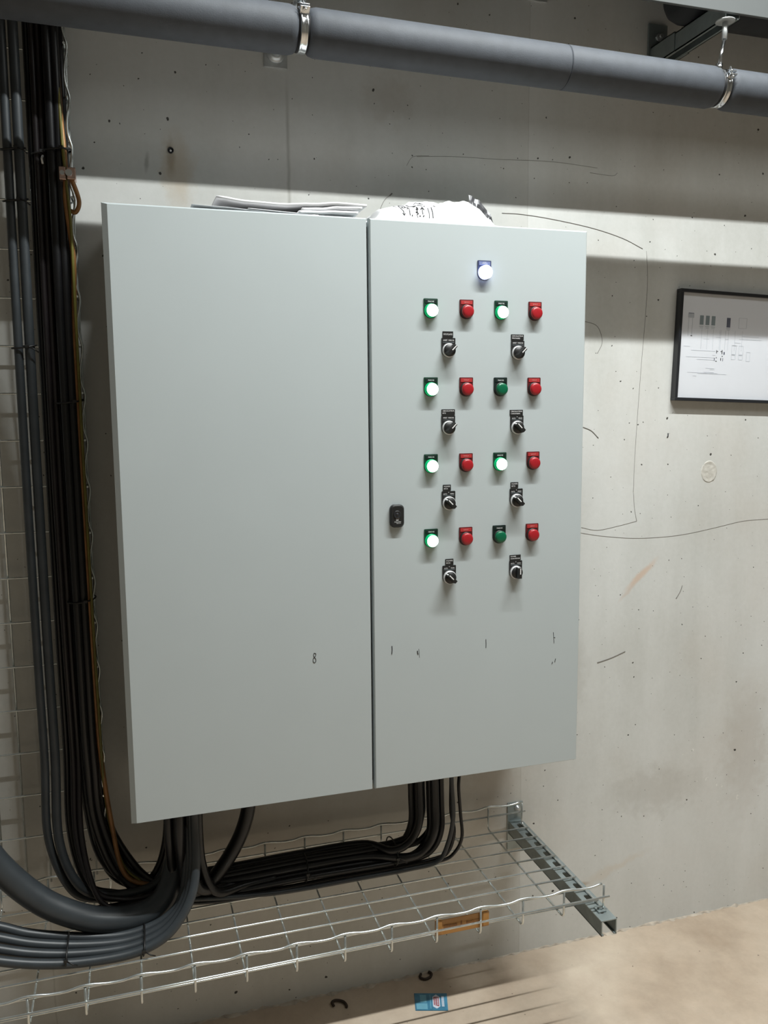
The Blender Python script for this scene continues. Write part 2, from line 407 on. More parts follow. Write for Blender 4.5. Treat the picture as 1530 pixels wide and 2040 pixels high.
# ------------------------------------------------------------ luminaires (above the frame)
def luminaire(x, y, z, L_, label):
    t = empty('tube_luminaire', (x, y, z+.02), label, 'lamp', 'ceiling tube luminaires')
    b = bmesh.new(); prism(b, [(y-.07, z+.012), (y+.07, z+.012), (y+.045, z+.07), (y-.045, z+.07)], 'x', x-L_/2-.03, x+L_/2+.03); obj('housing', b, M['white'], t)
    for s in (-1, 1):
        b = bmesh.new(); cyl(b, (x+s*L_*.35, y, z+.069), (x+s*L_*.35, y, ZC+.001), .004, n=8); obj('suspension', b, M['zinc'], t)
    return t
luminaire(MAIN[0], MAIN[1], MAIN[2], 1.6, 'white tube luminaire hung close in front of the wall')
luminaire(1.7, -1.75, 3.45, 2.4, 'white luminaire housing added over the fill light in the middle of the room')  # unseen housing, added to go with the soft fill
luminaire(-1.2, -3.0, 3.4, 2.4, 'white luminaire housing added over the weak fill light at the far left')  # unseen housing, added to go with the left fill

# ------------------------------------------------------------ electrical cabinet
CZ0, CZ1, CF = .6966, 1.9125, -.3007
cab = empty('electrical_cabinet', (0, -.15, CZ0), 'large light grey steel double-door electrical cabinet hung on the concrete wall', 'cabinet')
b = bmesh.new(); box(b, -.506, .494, -.281, -.012, CZ0+.003, CZ1-.002, .003); obj('body', b, M['paint'], cab)
for x in (-.42, .41):
    for z in (.76, 1.84):
        b = bmesh.new(); box(b, x-.02, x+.02, -.013, -.0002, z-.03, z+.03); obj('wall_spacer', b, M['zinc'], cab)
b = bmesh.new(); box(b, -.46, .45, -.25, -.04, CZ0-.001, CZ0+.0035, .001); obj('gland_plate', b, M['gap'], cab)
b = bmesh.new(); box(b, -.492, .485, -.2835, -.2805, CZ0+.015, CZ1-.015); obj('door_seal', b, M['gap'], cab)
def door(xa, xb, cl, cr, pl):
    bm = bmesh.new()
    def ring(a, b_, c, d, y): return [bm.verts.new(p) for p in ((a, y, c), (b_, y, c), (b_, y, d), (a, y, d))]
    R = [ring(xa+cl, xb-cr, CZ0+.003, CZ1-.004, CF), ring(xa+cl*.25, xb-cr*.3, CZ0+.001, CZ1-.0012, CF+.003 if cl < .006 else CF+.006),
         ring(xa, xb, CZ0, CZ1, CF+.008), ring(xa, xb, CZ0, CZ1, -.284)]
    bm.faces.new(R[0]); bm.faces.new(R[-1][::-1])
    for A, B in zip(R, R[1:]):
        for i in range(4): bm.faces.new((A[i], B[i], B[(i+1) % 4], A[(i+1) % 4]))
    return obj('door', bm, M['paint'], cab, label=pl)
d1 = door(-.5125, -.0035, .0105, .0015, 'wide plain left door')
d2 = door(.0015, .5012, .0025, .0047, 'right door carrying the lamps and switches')
def ink(pts, r, sub=4):
    bm = bmesh.new(); tube(bm, [(x, CF-.0001, z) for x, z in pts], r, sub, 6); return bm
bm = ink([(-.1295, 1.019), (-.1262, 1.0175), (-.1262, 1.0135), (-.1290, 1.0095), (-.1318, 1.006), (-.1318, 1.0005), (-.1290, .998), (-.1262, 1.0005), (-.1265, 1.006), (-.129, 1.0095), (-.1308, 1.014), (-.1295, 1.019)], .0007)
obj('pen_mark', bm, M['ink'], d1, label='handwritten figure 8')
for pts, r in (([(.0425, 1.018), (.0428, 1.010), (.0420, 1.000)], .0010), ([(.101, 1.002), (.1015, .996), (.103, .994)], .0011), ([(.104, 1.006), (.105, .998), (.1055, .986)], .0004),
               ([(.2637, 1.013), (.2640, 1.002), (.2640, .993)], .0007), ([(.4325, 1.014), (.4335, 1.004), (.4345, .988)], .0006), ([(.4335, 1.002), (.4375, 1.001)], .0006),
               ([(.4395, .951), (.4375, .943)], .0008), ([(.432, .944), (.430, .939)], .0008)):
    obj('pen_mark', ink(pts, r), M['ink'], d2)

def legend_bm(x, zt, p=.0022):
    """30 x 40 mm legend holder, square above and round below"""
    bm = bmesh.new(); pts = [(x-.0155, zt-.001), (x-.0145, zt), (x+.0145, zt), (x+.0155, zt-.001)]
    zc = zt-.025
    pts += [(x+.0155*math.cos(a), zc+.0155*math.sin(a)) for a in [-PI*k/18 for k in range(0, 19)]]
    prism(bm, pts, 'y', CF-p, CF+.0004); return bm
def pilot(x, zt, kind, label, txt):
    t = bpy.data.objects.new('pilot_light', None); C.objects.link(t); t.parent = cab
    t.location = Vector((x, CF, zt-.025))-cab.location; t['label'] = label; t.empty_display_size = .02
    P = {'green': ('green_glow_plate', 'green_strip', 'white', 'green_on', 'green_skirt'), 'off': ('green_strip', 'green_strip', 'white', 'green_off', 'green_off'),
         'red': ('red_plate', 'red_lab', 'pink', 'red_lens', 'red_lens'), 'white': ('blue_glow_plate', 'blue_strip', 'white', 'white_on', 'white_skirt')}[kind]
    obj('legend_plate', legend_bm(x, zt), M[P[0]], t)
    bm = bmesh.new(); box(bm, x-.0130, x+.0130, CF-.0030, CF-.002, zt-.0098, zt-.0022, .0003); obj('label_strip', bm, M[P[1]], t)
    if kind == 'red': lettering(txt, (x, CF-.0032, zt-.0058), .0022, M[P[2]], t, width=.0115)
    elif kind == 'white': lettering(txt, (x, CF-.0032, zt-.0052), .0020, M[P[2]], t, width=.0125)
    else: lettering(txt, (x, CF-.0032, zt-.0062), .0030, M[P[2]], t, width=.0135)
    zc = zt-.025; o = (x, CF-.002, zc)
    bm = bmesh.new(); lathe(bm, o, (0, -1, 0), [(0, .0146), (.0035, .0146), (.005, .0138), (.005, .0125)], 36); obj('bezel', bm, M['black' if kind in ('off', 'red') else P[4]], t, label='dark ring round the lens')
    bm = bmesh.new(); lathe(bm, o, (0, -1, 0), [(.003, .0132), (.009, .0132), (.0105, .0128)], 36, 1)
    lathe(bm, o, (0, -1, 0), [(.0104, .0127), (.0115, .0120), (.0125, .0095), (.0129, .005), (.0130, 0)], 36, 0)
    if kind == 'white':
        for v in bm.verts: v.co.x = x+(v.co.x-x)*1.1; v.co.z = zc+(v.co.z-zc)*1.1
    obj('lens', bm, [M[P[3]], M[P[4]]], t)
XS = (.1328, .2135, .2935, .3740)
ZR = (1.7560, 1.5935, 1.4312, 1.2700)
rown = ('top row', 'second row', 'third row', 'bottom row')
GOFF = {(1, 2), (3, 2)}
for i, z in enumerate(ZR):
    for j, x in enumerate(XS):
        if j % 2 == 0:
            off = (i, j) in GOFF
            pilot(x, z, 'off' if off else 'green', ('unlit dark green' if off else 'lit bright green')+' pilot light, '+('left' if j == 0 else 'right')+' green of the '+rown[i], 'MARCHE')
        else: pilot(x, z, 'red', 'unlit red pilot light, '+('left' if j == 1 else 'right')+' red of the '+rown[i], 'DEFAUT')
pilot(.2539, 1.8380, 'white', 'lit white pilot light alone above all the others', 'SOUS\nTENSION')

def switch(x, zt, ang, two, lab, lw, lz, label):
    t = bpy.data.objects.new('selector_switch', None); C.objects.link(t); t.parent = cab
    t.location = Vector((x, CF, zt-.025))-cab.location; t['label'] = label; t.empty_display_size = .02
    obj('legend_plate', legend_bm(x, zt), M['black'], t)
    if two:
        lettering('ARRET', (x-.0075, CF-.0023, zt-.0050), .0027, M['white'], t, width=.0098)
        lettering('MARCHE', (x+.0060, CF-.0023, zt-.0050), .0027, M['white'], t, width=.0125)
    else:
        lettering('AUTO', (x-.0080, CF-.0023, zt-.0062), .0026, M['white'], t, width=.0085)
        lettering('0', (x, CF-.0023, zt-.0028), .0024, M['white'], t)
        lettering('MANU', (x+.0078, CF-.0023, zt-.0060), .0026, M['white'], t, width=.0085)
    bm = bmesh.new(); box(bm, x-.013, x+.013, CF-.0026, CF-.002, zt-.0094, zt-.0089); obj('legend_ridge', bm, M['greyprint'], t)
    lx, l0, l1, z0, z1 = 0, lw[0], lw[1], lz[0], lz[1]
    bm = bmesh.new(); box(bm, l0, l1, CF-.0016, CF+.0004, z0, z1, .0003); obj('name_plate', bm, M['black'], t)
    lines = lab.split('\n'); mw = (l1-l0)-.004; h = .0026
    longest = max(len(s) for s in lines)
    for k, s in enumerate(lines):
        zz = (z0+z1)/2 if len(lines) == 1 else (z0+z1)/2+.0024-.0048*k
        wd = mw*len(s)/longest
        lettering(s, (l0+.002+wd/2, CF-.0017, zz), .0034 if len(lines) == 1 else .0028, M['white'], t, width=wd)
    zc = zt-.026; o = (x, CF-.002, zc)
    bm = bmesh.new(); lathe(bm, o, (0, -1, 0), [(0, .0148), (.0045, .0148), (.0065, .0140), (.0065, .0120)], 36); obj('bezel', bm, M['ring'], t, label='bright metal ring')
    bm = bmesh.new(); lathe(bm, o, (0, -1, 0), [(.003, .0132), (.0085, .0132), (.0105, .0122), (.0110, .0)], 36); obj('knob', bm, M['black'], t)
    # raised handle: a tapering blade across the knob, pointing end longer
    R = Matrix.Translation((x, 0, zc)) @ Matrix.Rotation(ang, 4, 'Y')
    bm = bmesh.new(); yb, yt = CF-.011, CF-.0265
    low = [(-.0045, -.0125), (.0045, -.0125), (.0055, 0), (.0045, .0128), (-.0045, .0128), (-.0055, 0)]
    top = [(-.0034, -.0105), (.0034, -.0105), (.0036, 0), (.0030, .0125), (-.0030, .0125), (-.0036, 0)]
    A = [bm.verts.new(R @ Vector((p[0], yb, p[1]))) for p in low]; B = [bm.verts.new(R @ Vector((p[0], yt, p[1]))) for p in top]
    bm.faces.new(A); bm.faces.new(B[::-1])
    for i in range(6): bm.faces.new((A[i], B[i], B[(i+1) % 6], A[(i+1) % 6]))
    obj('handle', bm, M['black'], t)
    bm = bmesh.new(); V = [bm.verts.new(R @ Vector(p)) for p in ((-.0011, yt-.0003, -.001), (.0011, yt-.0003, -.001), (.0011, yt-.0003, .0123), (-.0011, yt-.0003, .0123), (-.0011, yb+.004, .0133), (.0011, yb+.004, .0133))]
    bm.faces.new(V[:4]); bm.faces.new((V[3], V[2], V[5], V[4])); obj('pointer_line', bm, M['white'], t)
SW = [  # x, z top, angle, two-position, name, plate x range, plate z range, label
    (.1726, 1.6758, .78, True, 'BOUCLAGE', (.1596, .1834), (1.6772, 1.6896), 'selector switch named BOUCLAGE, handle to the upper right'),
    (.3337, 1.6725, .78, True, 'CIRCULATEUR\nPRIMAIRE', (.318, .348), (1.6737, 1.6858), 'selector switch named CIRCULATEUR PRIMAIRE, handle to the upper right'),
    (.1724, 1.5130, .78, True, 'CIRCULATEUR\nECS', (.1573, .1877), (1.5142, 1.5262), 'selector switch named CIRCULATEUR ECS, handle to the upper right'),
    (.3337, 1.5112, -.78, False, 'CIRCULATEUR\nCHAUDIERE', (.3168, .3480), (1.5118, 1.5236), 'selector switch named CIRCULATEUR CHAUDIERE, handle to the upper left'),
    (.1731, 1.3506, -.78, False, 'POMPE\nECS', (.1605, .1787), (1.3519, 1.3646), 'selector switch named POMPE ECS, left one of the third row'),
    (.3339, 1.3500, -.78, False, 'POMPE\nECS', (.3205, .3388), (1.3519, 1.3645), 'selector switch named POMPE ECS, right one of the third row'),
    (.1749, 1.1873, -.78, False, 'POMPE\nECS', (.1660, .1848), (1.1885, 1.2016), 'selector switch named POMPE ECS, at the bottom left'),
    (.3346, 1.1880, 0.0, False, 'POMPE\nCHAUFFAGE', (.3200, .3470), (1.1892, 1.2011), 'selector switch named POMPE CHAUFFAGE, handle straight up')]
for s in SW: switch(*s)
# lock with its flap
lk = bpy.data.objects.new('door_lock', None); C.objects.link(lk); lk.parent = cab; lk.location = Vector((.0548, CF, 1.302))-cab.location; lk['label'] = 'black plastic lock on the right door'
def rounded(cx, cz, w_, h_, r, n=6, bulge=0):
    pts = []
    for sx, sz, a0 in ((1, 1, 0), (-1, 1, PI/2), (-1, -1, PI), (1, -1, 1.5*PI)):
        for k in range(n+1):
            a = a0+PI/2*k/n; pts.append((cx+sx*(w_/2-r)+r*math.cos(a), cz+sz*(h_/2-r)+r*math.sin(a)))
    return pts
bm = bmesh.new()
P0, P1, P2 = rounded(.0548, 1.3022, .031, .049, .010), rounded(.0548, 1.3022, .031, .049, .010), rounded(.0548, 1.3022, .026, .044, .009)
for (pa, ya), (pb, yb) in (((P0, CF+.0005), (P1, CF-.0055)), ((P1, CF-.0055), (P2, CF-.0095))):
    A = [bm.verts.new((p[0], ya, p[1])) for p in pa]; B = [bm.verts.new((p[0], yb, p[1])) for p in pb]
    for i in range(len(A)): bm.faces.new((A[i], A[(i+1) % len(A)], B[(i+1) % len(A)], B[i]))
bm.faces.new(B); obj('lock_body', bm, M['black'], lk)
bm = bmesh.new(); lathe(bm, (.0535, CF-.0093, 1.306), (0, -1, 0), [(0, .0085), (.0016, .0080), (.0018, .0066), (-.002+.003, .0055), (.0012, .0030), (.0022, .0022), (.0022, 0)], 28); obj('key_barrel', bm, M['blackm'], lk)
bm = bmesh.new(); prism(bm, [(.0512, 1.2995), (.0544, 1.2995), (.0532, 1.3015)], 'y', CF-.0099, CF-.0094); box(bm, .0508, .0548, CF-.0099, CF-.0094, 1.2966, 1.2974); box(bm, .0510, .0562, CF-.0099, CF-.0094, 1.2932, 1.2946)
tube(bm, [(.0562, CF-.0096, 1.2950), (.0578, CF-.0096, 1.2990), (.0600, CF-.0096, 1.3030)], .0004, n=5); obj('lock_symbol', bm, M['white'], lk)
lettering('Schneider', (.0548, CF-.0097, 1.2902), .0026, M['white'], lk, width=.0150)
lettering('Electric', (.0568, CF-.0097, 1.2872), .0017, M['white'], lk, width=.0095)

# ------------------------------------------------------------ papers on the cabinet
def sheet(x0, x1, y0, y1, zf, th=.0006, nx=24, ny=4, seed=0):
    bm = bmesh.new(); T = []; Bt = []
    for i in range(nx+1):
        rt, rb = [], []
        for j in range(ny+1):
            u, v = i/nx, j/ny; x = x0+(x1-x0)*u; y = y0+(y1-y0)*v
            z = zf(u, v)
            rt.append(bm.verts.new((x, y, z+th))); rb.append(bm.verts.new((x, y, z)))
        T.append(rt); Bt.append(rb)
    for G_, f in ((T, 1), (Bt, 0)):
        for i in range(nx):
            for j in range(ny): bm.faces.new((G_[i][j], G_[i+1][j], G_[i+1][j+1], G_[i][j+1]))
    for i in range(nx):
        bm.faces.new((T[i][0], T[i+1][0], Bt[i+1][0], Bt[i][0])); bm.faces.new((T[i][ny], T[i+1][ny], Bt[i+1][ny], Bt[i][ny]))
    for j in range(ny):
        bm.faces.new((T[0][j], T[0][j+1], Bt[0][j+1], Bt[0][j])); bm.faces.new((T[nx][j], T[nx][j+1], Bt[nx][j+1], Bt[nx][j]))
    return bm
Z = CZ1
def interp(pts):
    def f(u):
        for (a, za), (c, zb) in zip(pts, pts[1:]):
            if u <= c: t = (u-a)/(c-a); t = t*t*(3-2*t); return za+(zb-za)*t
        return pts[-1][1]
    return f
GP = 'papers lying on top of the cabinet'
pf = interp([(0, .0075), (.25, .0060), (.55, .0030), (.70, .0005), (1, .0005)])
o = obj('plan_sheet', sheet(-.348, -.118, -.286, -.09, lambda u, v: Z+.0005+pf(u)*(1-.4*v)), M['papershade'], smooth=True)
setp(o, 'lowest white sheet, its left corner lifted, on the cabinet top', 'paper', GP)
pf2 = interp([(0, .0235), (.2, .0180), (.42, .0165), (.62, .0205), (.8, .0255), (1, .0245)])
o = obj('plan_sheet', sheet(-.300, .003, -.280, -.075, lambda u, v: Z+.001+pf2(u)+.006*v, .0045), M['paper'], smooth=True)
setp(o, 'thick folded white plan with a raised left end, on top of the pile', 'paper', GP)
pf3 = interp([(0, .004), (.3, .006), (.6, .011), (1, .0125)])
o = obj('booklet', sheet(-.140, -.018, -.289, -.10, lambda u, v: Z+.0008+pf3(u)*.55, .0050), M['papershade'], smooth=True)
setp(o, 'small white booklet lying low near the door gap', 'paper', GP)
o = obj('booklet', sheet(-.132, -.008, -.283, -.10, lambda u, v: Z+.0066+pf3(u)*1.0, .0045), M['paper'], smooth=True)
setp(o, 'white booklet wedged between the folded plan and the lower booklet', 'paper', GP)
o = obj('paper_slip', sheet(-.24, -.10, -.288, -.12, lambda u, v: Z+.0062-.0055*u, .0010), M['papershade'], smooth=True)
setp(o, 'narrow grey-white slip tucked under the folded plan', 'paper', GP)

prof = interp([(0, .0), (.10, .032), (.22, .041), (.34, .045), (.36, .055), (.45, .054), (.60, .054), (.68, .062), (.80, .061), (.88, .052), (.95, .026), (1, .003)])
bm = bmesh.new(); nx, ny = 70, 14; Gd = []
for i in range(nx+1):
    u = i/nx; r_ = []
    for j in range(ny+1):
        v = j/ny; x = .014+.276*u; y = -.292+.19*v
        k = min(1, (.16+v*2.6)**.5 if v > 0 else 0)*(1-max(0, v-.75)*1.5)
        h = prof(u)*k*(1+.12*noise.noise(Vector((x*30, y*30, 1)))); h += .003*noise.noise(Vector((x*70, y*50, 5)))*min(1, prof(u)*60)*(v > 0)
        r_.append(bm.verts.new((x, y, Z+.0005+max(h, 0))))
    Gd.append(r_)
for i in range(nx):
    for j in range(ny): bm.faces.new((Gd[i][j], Gd[i+1][j], Gd[i+1][j+1], Gd[i][j+1]))
vb = [[bm.verts.new((v.co.x, v.co.y, Z+.0001)) for v in (g_[0], g_[-1])] for g_ in Gd]
for i in range(nx):
    bm.faces.new((Gd[i][0], Gd[i+1][0], vb[i+1][0], vb[i][0])); bm.faces.new((Gd[i][ny], Gd[i+1][ny], vb[i+1][1], vb[i][1])); bm.faces.new((vb[i][0], vb[i+1][0], vb[i+1][1], vb[i][1]))
from mathutils.bvhtree import BVHTree
bvh = BVHTree.FromBMesh(bm)
plan = obj('crumpled_plan', bm, M['paper'], smooth=True)
setp(plan, 'crumpled white plan with black hand-drawn arrows, on the cabinet top above the right door', 'paper')
def surf(x, zz):
    """front skin of the crumpled plan at height zz above the cabinet top"""
    hit = bvh.ray_cast(Vector((x, -.5, Z+zz)), Vector((0, 1, 0)))[0]
    if hit is None: hit = bvh.ray_cast(Vector((x, -.5, Z+zz*.7)), Vector((0, 1, 0)))[0] or Vector((0, -.27, 0))
    return hit.y-.0004
def dense(pts, k=4):
    out = [pts[0]]
    for p_, q_ in zip(pts, pts[1:]):
        for i in range(1, k+1): out.append((p_[0]+(q_[0]-p_[0])*i/k, p_[1]+(q_[1]-p_[1])*i/k))
    return out
bm = bmesh.new()
for pts, r in ((((.052, .026), (.056, .029), (.060, .026)), .0005), (((.066, .006), (.066, .022)), .0007), (((.063, .010), (.066, .005), (.069, .010)), .0006),
               (((.066, .024), (.078, .024), (.078, .031), (.067, .031), (.066, .024)), .0007), (((.071, .026), (.074, .029), (.073, .026)), .0005), (((.078, .006), (.079, .023)), .0007), (((.075, .018), (.079, .024)), .0006),
               (((.089, .036), (.089, .026), (.107, .026)), .0008), (((.094, .031), (.101, .037), (.102, .030)), .0006), (((.105, .030), (.108, .036), (.111, .030), (.111, .037)), .0007),
               (((.092, .018), (.096, .018), (.094, .023), (.094, .013), (.091, .013), (.096, .010), (.092, .007)), .0007), (((.105, .009), (.105, .022), (.101, .018), (.105, .023), (.109, .018)), .0007),
               (((.098, .004), (.0985, .006)), .0010), (((.105, .004), (.107, .007)), .0010), (((.082, .004), (.0825, .007)), .0009), (((.118, .002), (.119, .012), (.117, .022)), .0006), (((.126, .003), (.1265, .014), (.125, .024)), .0008),
               (((.093, .002), (.093, .006)), .0004), (((.132, .028), (.136, .027)), .0008), (((.110, .024), (.112, .027)), .0008)):
    tube(bm, [(x, surf(x, h), Z+h) for x, h in [(x_*1.03+.014, h_*1.12+.006) for x_, h_ in dense(pts)]], r*1.3, n=5)
obj('drawn_marks', bm, M['ink'], plan)
bm = sheet(0, 1, 0, 1, lambda u, v: 0, .0008, 16, 6)
for v in bm.verts:
    u, w_, t = v.co.x, v.co.y, v.co.z
    x = .262+.060*u; ztop = .019+1.05*interp([(0, .062), (.35, .054), (.7, .036), (.85, .028), (1, .004)])(u); zl = .020*(1-u)**.5*.6
    v.co = Vector((x+t, -.215+.02*w_+.006*noise.noise(Vector((u*6, w_*5, 2))), Z+.001+max(0, (zl+(ztop-zl)*w_))))
o = obj('plastic_film', bm, M['foil'], smooth=False); setp(o, 'dark grey crumpled plastic film behind the right end of the crumpled plan', 'plastic film')
bm = sheet(.236, .287, -.283, -.20, lambda u, v: Z+.001+.034*(1-u)*(.35+.65*v)+.003*noise.noise(Vector((u*5, v*4, 8))), .0012, 10, 5)
o = obj('plastic_film', bm, mat('pale_grey_film', (.35, .35, .37), .3, var=.2, bump=.3, bscale=40)); setp(o, 'pale grey folded film end at the right tip of the crumpled plan', 'plastic film')

# ------------------------------------------------------------ pipe run in front of the wall
PY, PR = -.290, .0438
def pz(x): return 2.2545-.012*(x+.13)
pipe = empty('insulated_pipe', (.3, PY, pz(.3)), 'long pipe in dark grey foam insulation running across above the cabinet', 'pipe')
def sleeve(xa, xb, ra=True, rb=True):
    bm = bmesh.new(); L_ = xb-xa; prof_ = []
    if ra: prof_ += [(0, .030), (.001, PR*.84), (.006, PR*.94), (.016, PR)]
    else: prof_ += [(0, .030), (.0005, PR*.985), (.003, PR)]
    prof_ += [(L_*.33, PR), (L_*.66, PR)]
    if rb: prof_ += [(L_-.016, PR), (L_-.006, PR*.94), (L_-.001, PR*.84), (L_, .030)]
    else: prof_ += [(L_-.003, PR), (L_-.0005, PR*.985), (L_, .030)]
    a = Vector((xa, PY, pz(xa))); c = Vector((xb, PY, pz(xb))); lathe(bm, a, c-a, prof_, 64)
    return obj('insulation_sleeve', bm, M['foam'], pipe)
sleeve(-1.6, -.1385, False); sleeve(-.1185, .4385, True, False); sleeve(.4388, .8235, False, True); sleeve(.8435, 2.3, True, False)
bm = bmesh.new(); cyl(bm, (-1.7, PY, pz(-1.7)), (2.4, PY, pz(2.4)), .0295, n=40); obj('pipe_core', bm, M['rubber'], pipe)
def clamp(x, label, tilt):
    t = empty('pipe_clamp', (x, PY, pz(x)), label, 'clamp', 'zinc clamps round the insulated pipe'); c = Vector((x, PY, pz(x)))
    bm = bmesh.new(); lathe(bm, c+Vector((-.011, 0, 0)), (1, 0, 0), [(0, .0300), (0, .0375), (.022, .0375), (.022, .0300)], 48); obj('rubber_lining', bm, M['rubber'], t)
    bm = bmesh.new(); lathe(bm, c+Vector((-.0075, 0, 0)), (1, 0, 0), [(0, .0376), (0, .0395), (.002, .0405), (.004, .0395), (.011, .0395), (.013, .0405), (.015, .0395), (.015, .0376)], 48); obj('clamp_band', bm, M['chrome'], t)
    # joint ears and their screw, on the front shoulder
    R = Matrix.Translation(c) @ Matrix.Rotation(tilt, 4, 'X')
    bm = bmesh.new()
    for dz in (-.004, .004): box(bm, -.009, .009, -.053, -.038, dz-.0012, dz+.0012, .0003)
    bm.transform(R); obj('clamp_ear', bm, M['chrome'], t)
    bm = bmesh.new(); cyl(bm, (0, -.047, -.011), (0, -.047, .018), .0026, n=12); cyl(bm, (0, -.047, .005), (0, -.047, .0095), .0052, n=6); cyl(bm, (0, -.047, -.010), (0, -.047, -.006), .0050, n=6)
    bm.transform(R); obj('clamp_screw', bm, M['chrome'], t)
    bm = bmesh.new(); cyl(bm, c+Vector((0, 0, .038)), c+Vector((0, 0, .054)), .0075, n=6); obj('top_nut', bm, M['chrome'], t)
    return t
clamp(-.1285, 'bright zinc clamp round the pipe, left one with the square wall plate behind', -.62)
clamp(.8335, 'bright zinc clamp round the pipe, right one under the threaded rod', -.35)
# wall anchor plates with horizontal rods
def anchor(x, z, label, arm):
    t = empty('wall_anchor', (x, 0, z), label, 'anchor', 'square zinc anchor plates on the wall')
    bm = bmesh.new(); box(bm, x-.0265, x+.0265, -.004, .0002, z-.030, z+.030, .0012); obj('plate', bm, M['zinc'], t)
    bm = bmesh.new(); lathe(bm, (x, -.004, z), (0, -1, 0), [(0, .0205), (.003, .0205), (.0045, .019), (.0045, .0150), (.0100, .0145), (.0100, .009)], 32); obj('washer', bm, M['zinc'], t)
    bm = bmesh.new(); cyl(bm, (x, -.010, z), (x, arm, z), .0060, n=16); cyl(bm, (x, -.010, z), (x, -.045, z), .0100, n=20); obj('arm_rod', bm, M['zinc'], t)
    return t
ta = anchor(-.1285, 2.324, 'square zinc anchor plate with a round washer, half behind the pipe', -.297)
bm = bmesh.new(); cyl(bm, (-.1285, PY, 2.350), (-.1285, PY, pz(-.13)+.053), .0042, n=12); cyl(bm, (-.1285, PY, 2.310), (-.1285, PY, 2.338), .0105, n=20); obj('hanger_rod', bm, M['zinc'], ta)
anchor(.523, 2.546, 'zinc anchor plate cut by the top of the picture, above the right door', -.06)
# cantilever bracket
sb = empty('cantilever_bracket', (.866, 0, 2.42), 'galvanised cantilever bracket reaching out from the wall at the top right', 'bracket')
bm = bmesh.new(); box(bm, .838, .894, -.006, .0003, 2.352, 2.502, .0012); obj('base_plate', bm, M['zincd'], sb)
def channel(bm, x0, x1, y0, y1, z0, z1, t=.0025, lip=.008):
    box(bm, x0, x0+t, y0, y1, z0, z1); box(bm, x1-t, x1, y0, y1, z0, z1); box(bm, x0, x1, y0, y1, z1-t, z1)
    box(bm, x0, x0+lip, y0, y1, z0, z0+t); box(bm, x1-lip, x1, y0, y1, z0, z0+t)
bm = bmesh.new(); channel(bm, .847, .886, -.2875, -.005, 2.397, 2.440); obj('channel', bm, M['zincd'], sb)
bm = bmesh.new(); channel(bm, .8445, .8885, -.105, -.005, 2.396, 2.4425, .0022); obj('socket_sleeve', bm, M['zincd'], sb)
bm = bmesh.new()
for z in (2.468, 2.372): cyl(bm, (.866, -.006, z), (.866, -.013, z), .0095, n=6); cyl(bm, (.866, -.013, z), (.866, -.024, z), .005, n=12)
obj('anchor_bolt', bm, M['zinc'], sb)
# rail on edge carried in front of the bracket
rail = empty('cover_panel', (.4, -.29, 2.40), 'long grey metal panel standing on edge above the bracket, cut by the top edge', 'panel')
bm = bmesh.new(); box(bm, -2.2, 3.4, -.296, -.288, 2.4060, 2.88, .001); obj('panel_sheet', bm, M['duct'], rail)
for x in (-1.4, .1, 1.6, 3.1):
    bm = bmesh.new(); box(bm, x-.012, x+.012, -.2885, -.2800, 2.42, 2.88); obj('panel_rib', bm, M['zincd'], rail)
tr = empty('threaded_rod', (.851, -.290, 2.35), 'thin zinc threaded rod hanging down to the right pipe clamp', 'rod')
bm = bmesh.new(); lathe(bm, (.856, -.276, 2.3965), (0, 0, -1), [(0, .0215), (.002, .0215), (.003, .0190), (.003, .010)], 32); obj('washer', bm, M['zinc'], tr)
bm = bmesh.new(); cyl(bm, (.856, -.276, 2.395), (.854, -.278, 2.356), .0062, n=6); obj('coupling_nut', bm, M['zinc'], tr)
bm = bmesh.new(); cyl(bm, (.854, -.278, 2.356), (.8335, -.290, pz(.83)+.054), .0038, n=12); obj('rod', bm, M['chrome'], tr)
# second pipe behind the bracket
bm = bmesh.new(); lathe(bm, (.812, -.150, 2.5125), (1, 0, 0), [(0, .02), (0, .045), (.004, .055), (.014, .064), (.034, .070), (1.9, .070), (1.9, 0)], 56)
o = obj('insulated_pipe', bm, M['foamd'], smooth=True); setp(o, 'thick black insulated pipe with a rounded end lying on the bracket', 'pipe')

# ------------------------------------------------------------ framed diagram
FA = math.radians(1.9)
fx, fz, FW, FH = .9528, 1.8423, .425, .2985
fr = empty('framed_diagram', (fx, -.009, fz), 'framed installation diagram in a thin black frame on the wall, cut by the right edge', 'picture')
FM = Matrix.Translation((fx, 0, fz)) @ Matrix.Rotation(FA, 4, 'Y')
def fobj(name, bm, mt, label=None):
    bm.transform(FM); return obj(name, bm, mt, fr, label=label)
bm = bmesh.new(); bw = .0085
for a in ((0, FW, -bw, 0), (0, FW, -FH, -FH+bw), (0, bw, -FH+bw, -bw), (FW-bw, FW, -FH+bw, -bw)):
    box(bm, a[0], a[1], -.021, -.0005, a[2], a[3], .0007)
fobj('frame', bm, M['blackm'])
bm = bmesh.new(); box(bm, .006, FW-.006, -.0120, -.004, -FH+.006, -.006); fobj('print_sheet', bm, mat('diagram_paper', (.80, .82, .87), .55, var=.01))
bm = bmesh.new()
def q(u0, u1, v0, v1, mi=0): box(bm, bw+u0/1000, bw+u1/1000, -.0124, -.0119, -bw-v1/1000, -bw-v0/1000, mi=mi)
for u in (62, 81, 100): q(u, u+12, 58, 83); q(u-1, u+12, 87, 88); q(u+1, u+11, 91, 91.7)
q(150, 162, 60, 86, 1); q(150, 162, 89, 90, 1); q(152, 161, 93, 93.7)
q(25, 42, 53, 54.5, 1); q(24, 43, 55, 66, 2); q(26, 27, 66, 115, 2); q(38, 39, 66, 115, 2); q(35, 40, 113, 115, 3); q(15, 35, 142, 142.8, 2)
